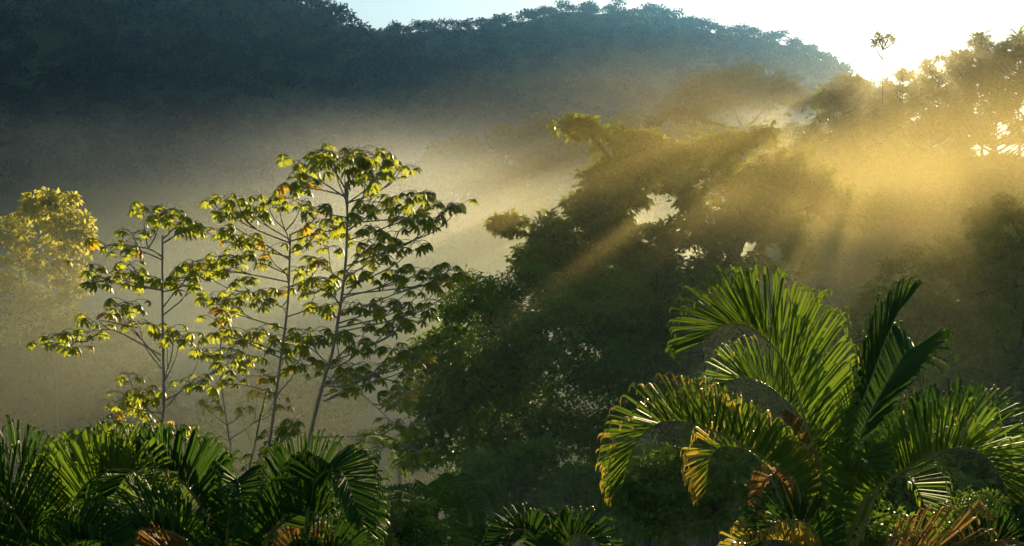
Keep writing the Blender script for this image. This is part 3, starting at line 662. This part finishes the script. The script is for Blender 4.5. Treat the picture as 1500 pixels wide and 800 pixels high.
RP = [
 ([B, (1200, 770, 11.4), (1160, 705, 11.2), (1110, 665, 11.0), (1060, 638, 10.9), (1010, 620, 10.8), (965, 620, 10.7), (930, 652, 10.7), (912, 712, 10.7)],
  dict(Lmax=.52, n=72, v=62, start=.26, tip=.74, hook=.80, a0=82, label='long left arching frond with yellow leaf tips')),
 ([B, (1207, 720, 11.5), (1180, 618, 11.45), (1145, 525, 11.4), (1100, 481, 11.3), (1060, 476, 11.2), (1028, 500, 11.2)],
  dict(Lmax=.78, n=62, v=70, start=.30, hook=.86, a0=66, a1=26, label='tallest bright green frond')),
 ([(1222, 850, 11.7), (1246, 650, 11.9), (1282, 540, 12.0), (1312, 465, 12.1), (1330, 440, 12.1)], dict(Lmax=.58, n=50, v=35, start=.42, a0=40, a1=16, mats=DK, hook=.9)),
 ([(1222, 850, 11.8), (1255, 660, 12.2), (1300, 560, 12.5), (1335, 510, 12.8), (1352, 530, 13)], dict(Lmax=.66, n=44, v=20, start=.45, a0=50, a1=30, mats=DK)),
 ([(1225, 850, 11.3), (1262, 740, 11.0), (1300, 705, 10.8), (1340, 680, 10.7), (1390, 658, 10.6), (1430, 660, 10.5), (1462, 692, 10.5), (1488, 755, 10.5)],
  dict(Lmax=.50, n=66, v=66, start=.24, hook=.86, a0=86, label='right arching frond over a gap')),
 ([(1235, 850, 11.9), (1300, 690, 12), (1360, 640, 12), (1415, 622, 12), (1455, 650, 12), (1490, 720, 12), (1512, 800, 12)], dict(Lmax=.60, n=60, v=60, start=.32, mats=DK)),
 ([(1205, 850, 12.2), (1180, 640, 12.6), (1140, 577, 12.9), (1090, 553, 13.1), (1055, 568, 13.2)], dict(Lmax=.55, n=46, v=62, start=.48, hook=.85)),
 ([(1195, 850, 11.8), (1120, 685, 12), (1070, 655, 12.2), (1042, 668, 12.2), (1034, 718, 12.2)], dict(Lmax=.40, n=36, v=55, start=.5, tip=.25, label='short yellow frond')),
 ([(1215, 860, 11), (1192, 778, 10.9), (1155, 762, 10.8), (1125, 778, 10.8), (1110, 815, 10.8)], dict(Lmax=.38, n=38, v=62, start=.2, mats=DK)),
 ([(1255, 870, 10.6), (1330, 830, 10.4), (1390, 825, 10.3), (1450, 860, 10.2)], dict(Lmax=.66, n=34, v=50, start=.12, a0=50, a1=30, mats=DD, hook=.9, label='dry orange frond')),
 ([(1330, 880, 10.6), (1420, 815, 10.5), (1470, 790, 10.4), (1520, 800, 10.4)], dict(Lmax=.40, n=40, v=66, mats=DK)),
 ([(1228, 850, 12), (1280, 715, 12.3), (1325, 700, 12.6), (1350, 730, 12.8), (1362, 790, 12.9)], dict(Lmax=.45, n=40, v=40)),
 ([(1214, 850, 11.2), (1230, 730, 11), (1258, 672, 10.6), (1285, 690, 10.2)], dict(Lmax=.34, n=34, v=30, start=.4)),
 ([(1200, 850, 11.7), (1190, 710, 11.8), (1168, 650, 11.9), (1148, 612, 12)], dict(Lmax=.24, n=30, v=40, start=.55, mats=DD, label='withered brown frond')),
 ([(1195, 850, 11.4), (1150, 715, 11.2), (1125, 698, 11.1), (1105, 740, 11.1)], dict(Lmax=.16, n=18, v=30, start=.6, mats=DD, label='withered brown frond')),
 ([(1205, 870, 11.2), (1165, 800, 10.9), (1100, 795, 10.7), (1060, 830, 10.7)], dict(Lmax=.3, n=36, v=60, mats=YL)),
 ([(1214, 870, 11.9), (1232, 740, 12.4), (1245, 700, 12.8), (1240, 760, 13.4)], dict(Lmax=.5, n=34, v=20, mats=DK)),
 ([(1220, 850, 11.9), (1246, 600, 12.0), (1270, 500, 12.05), (1287, 437, 12.1)], dict(Lmax=.10, n=14, v=20, start=.75, a0=14, a1=8, hook=.98, wd=.02, label='unopened spear frond')),
]
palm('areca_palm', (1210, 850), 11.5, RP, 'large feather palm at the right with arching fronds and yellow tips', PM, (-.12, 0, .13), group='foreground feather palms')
LA = [
 ([(75, 880, 9.6), (45, 790, 9.4), (-5, 725, 9.3), (-60, 715, 9.2)], dict(Lmax=.55, n=44, v=55, mats=DK)),
 ([(88, 880, 10.4), (68, 755, 10.4), (50, 708, 10.4), (22, 674, 10.4), (-8, 668, 10.4), (-30, 700, 10.4)], dict(Lmax=.42, n=34, v=70, start=.2, mats=DK, hook=.85)),
 ([(78, 880, 10), (88, 795, 9.9), (104, 745, 9.8), (128, 708, 9.7), (165, 688, 9.6), (205, 694, 9.5), (235, 730, 9.5)], dict(Lmax=.50, n=50, v=72, start=.10, a0=88, a1=40, label='broad mid green frond')),
 ([(60, 900, 9.6), (20, 830, 9.5), (-15, 790, 9.4), (-60, 800, 9.3)], dict(Lmax=.45, n=40, v=55, mats=DK)),
 ([(60, 880, 9.2), (90, 810, 9.0), (130, 790, 8.8), (170, 800, 8.7)], dict(Lmax=.4, n=38, v=50, mats=DK)),
 ([(80, 880, 11), (112, 740, 11.2), (98, 690, 11.4), (88, 672, 11.6)], dict(Lmax=.35, n=34, v=25, start=.3, mats=DK)),
]
palm('areca_palm', (80, 880), 10, LA, 'dark feather palm in the bottom left corner with upright leaflets', PM, (0, .15), group='foreground feather palms')
LB = [
 ([(318, 880, 10.2), (306, 772, 10.2), (280, 720, 10.1), (252, 696, 10.0), (222, 685, 9.9), (190, 692, 9.8), (165, 725, 9.7)], dict(Lmax=.50, n=60, v=70, start=.16, hook=.78, a0=88, mats=DK, thm=(100, 175), label='arching frond with sunlit curled tips')),
 ([(300, 880, 10.6), (262, 770, 10.5), (222, 735, 10.5), (180, 745, 10.5), (150, 790, 10.5)], dict(Lmax=.36, n=44, v=55, start=.2)),
 ([(330, 890, 9.4), (285, 805, 9.2), (235, 775, 9.1), (180, 785, 9), (150, 830, 9)], dict(Lmax=.42, n=44, v=45, mats=DK)),
 ([(325, 880, 10.3), (335, 770, 10.1), (346, 705, 9.8), (352, 730, 9.4), (352, 780, 9.2)], dict(Lmax=.28, n=44, v=35, start=.3, mats=DK)),
 ([(300, 880, 11.2), (240, 770, 11.4), (170, 720, 11.5), (110, 735, 11.5)], dict(Lmax=.5, n=44, v=40, mats=DK)),
 ([(300, 890, 10.2), (262, 815, 10.3), (225, 800, 10.4), (200, 825, 10.5)], dict(Lmax=.3, n=30, v=60, mats=DD, label='dry orange frond')),
]
palm('areca_palm', (312, 885), 10.2, LB, 'feather palm between two others with sunlit curling leaf tips', PM, (-.1, .1), group='foreground feather palms')
LC = [
 ([(372, 880, 10), (388, 797, 10), (408, 770, 9.9), (432, 753, 9.8), (455, 750, 9.7), (487, 766, 9.6), (512, 808, 9.6)], dict(Lmax=.42, n=50, v=72, start=.12, a0=92, a1=40, mats=DK, label='front frond with a round gap under its arch')),
 ([(385, 880, 11.5), (396, 765, 11.5), (430, 714, 11.5), (475, 702, 11.5), (510, 730, 11.5), (532, 795, 11.5)], dict(Lmax=.50, n=50, v=66, start=.18, a0=90, mats=DK, hook=.9)),
 ([(440, 880, 9.8), (452, 745, 9.7), (470, 696, 9.5), (500, 694, 9.3), (528, 760, 9.1)], dict(Lmax=.36, n=50, v=30, start=.3, mats=DK)),
 ([(395, 890, 11), (425, 822, 11), (455, 800, 11), (495, 818, 11)], dict(Lmax=.30, n=30, v=66, mats=DD, label='dry orange frond')),
 ([(420, 890, 9.2), (450, 830, 9.1), (490, 810, 9), (540, 830, 9)], dict(Lmax=.36, n=36, v=55, mats=DK)),
 ([(352, 880, 10.2), (362, 715, 10.2), (376, 640, 10.2), (388, 585, 10.2)], dict(Lmax=.12, n=12, v=20, start=.8, a0=10, a1=6, hook=.98, wd=.018, rach=.013, label='unopened spear frond')),
]
palm('areca_palm', (395, 885), 10.2, LC, 'feather palm left of the centre with a tall thin spear leaf', PM, (-.1, .1), group='foreground feather palms')
LD = [
 ([(800, 900, 10.5), (790, 800, 10.4), (760, 775, 10.3), (725, 800, 10.2)], dict(Lmax=.3, n=34, v=50, mats=DK)),
 ([(805, 900, 10.5), (825, 800, 10.3), (860, 785, 10.2), (900, 815, 10.1)], dict(Lmax=.3, n=34, v=55, mats=DK)),
 ([(800, 900, 10.8), (805, 820, 10.9), (810, 770, 11), (820, 760, 11.1)], dict(Lmax=.3, n=34, v=30, mats=DK)),
]
palm('areca_palm', (802, 900), 10.6, LD, 'dark palm with only its frond tips showing at the bottom centre', PM, (0,), group='foreground feather palms')
def small_palm(name, px, py, Y, n, Lf, label, mats=DK, grp='small palms below the dark trees', up=.9):
    cb = P(px, py, Y); root = np.array([cb[0], cb[1], float(ground(cb[0], cb[1])) - .2])
    t = empty(name, root, label, 'palm', grp); st = MB()
    tube(st, spline([np.zeros(3), (cb - root) * .5 + (.1, 0, 0), cb - root], 16), np.linspace(.14, .09, 16), 9); st.build('stem', M_PALE, t, smooth=True)
    for k in range(n):
        az = k * 2.4 + rng.uniform(-.2, .2); el = rng.uniform(.2, 1.0) * up; h = np.array([math.cos(az), math.sin(az), 0])
        L = Lf * rng.uniform(.8, 1.1)
        c = cb - root
        pts = [c, c + (h * math.cos(el) + (0, 0, math.sin(el))) * L * .4, c + h * L * .78 + np.array([0, 0, L * (.55 * el - .05)]), c + h * L * 1.02 + np.array([0, 0, L * (.3 * el - .4)])]
        mb = MB(); frond(mb, pts, L * .3, n=24, v=25, wd=.05 * L / 1.4, hook=.7, start=.15, mats=mats, rach=.012 * L)
        mb.build('frond', PM, t)
    return t
small_palm('feather_palm', 635, 752, 26, 13, 1.15, 'small bright feather palm at the foot of the dark trees', G)
small_palm('feather_palm', 585, 668, 55, 10, 2.0, 'faint drooping palm behind mist left of the dark trees', G)
small_palm('feather_palm', 685, 800, 24, 9, .8, 'small pale palm right at the bottom edge', G)
small_palm('feather_palm', 745, 800, 24, 9, .8, 'small dim palm beside the dark frond tips at the bottom', DK)
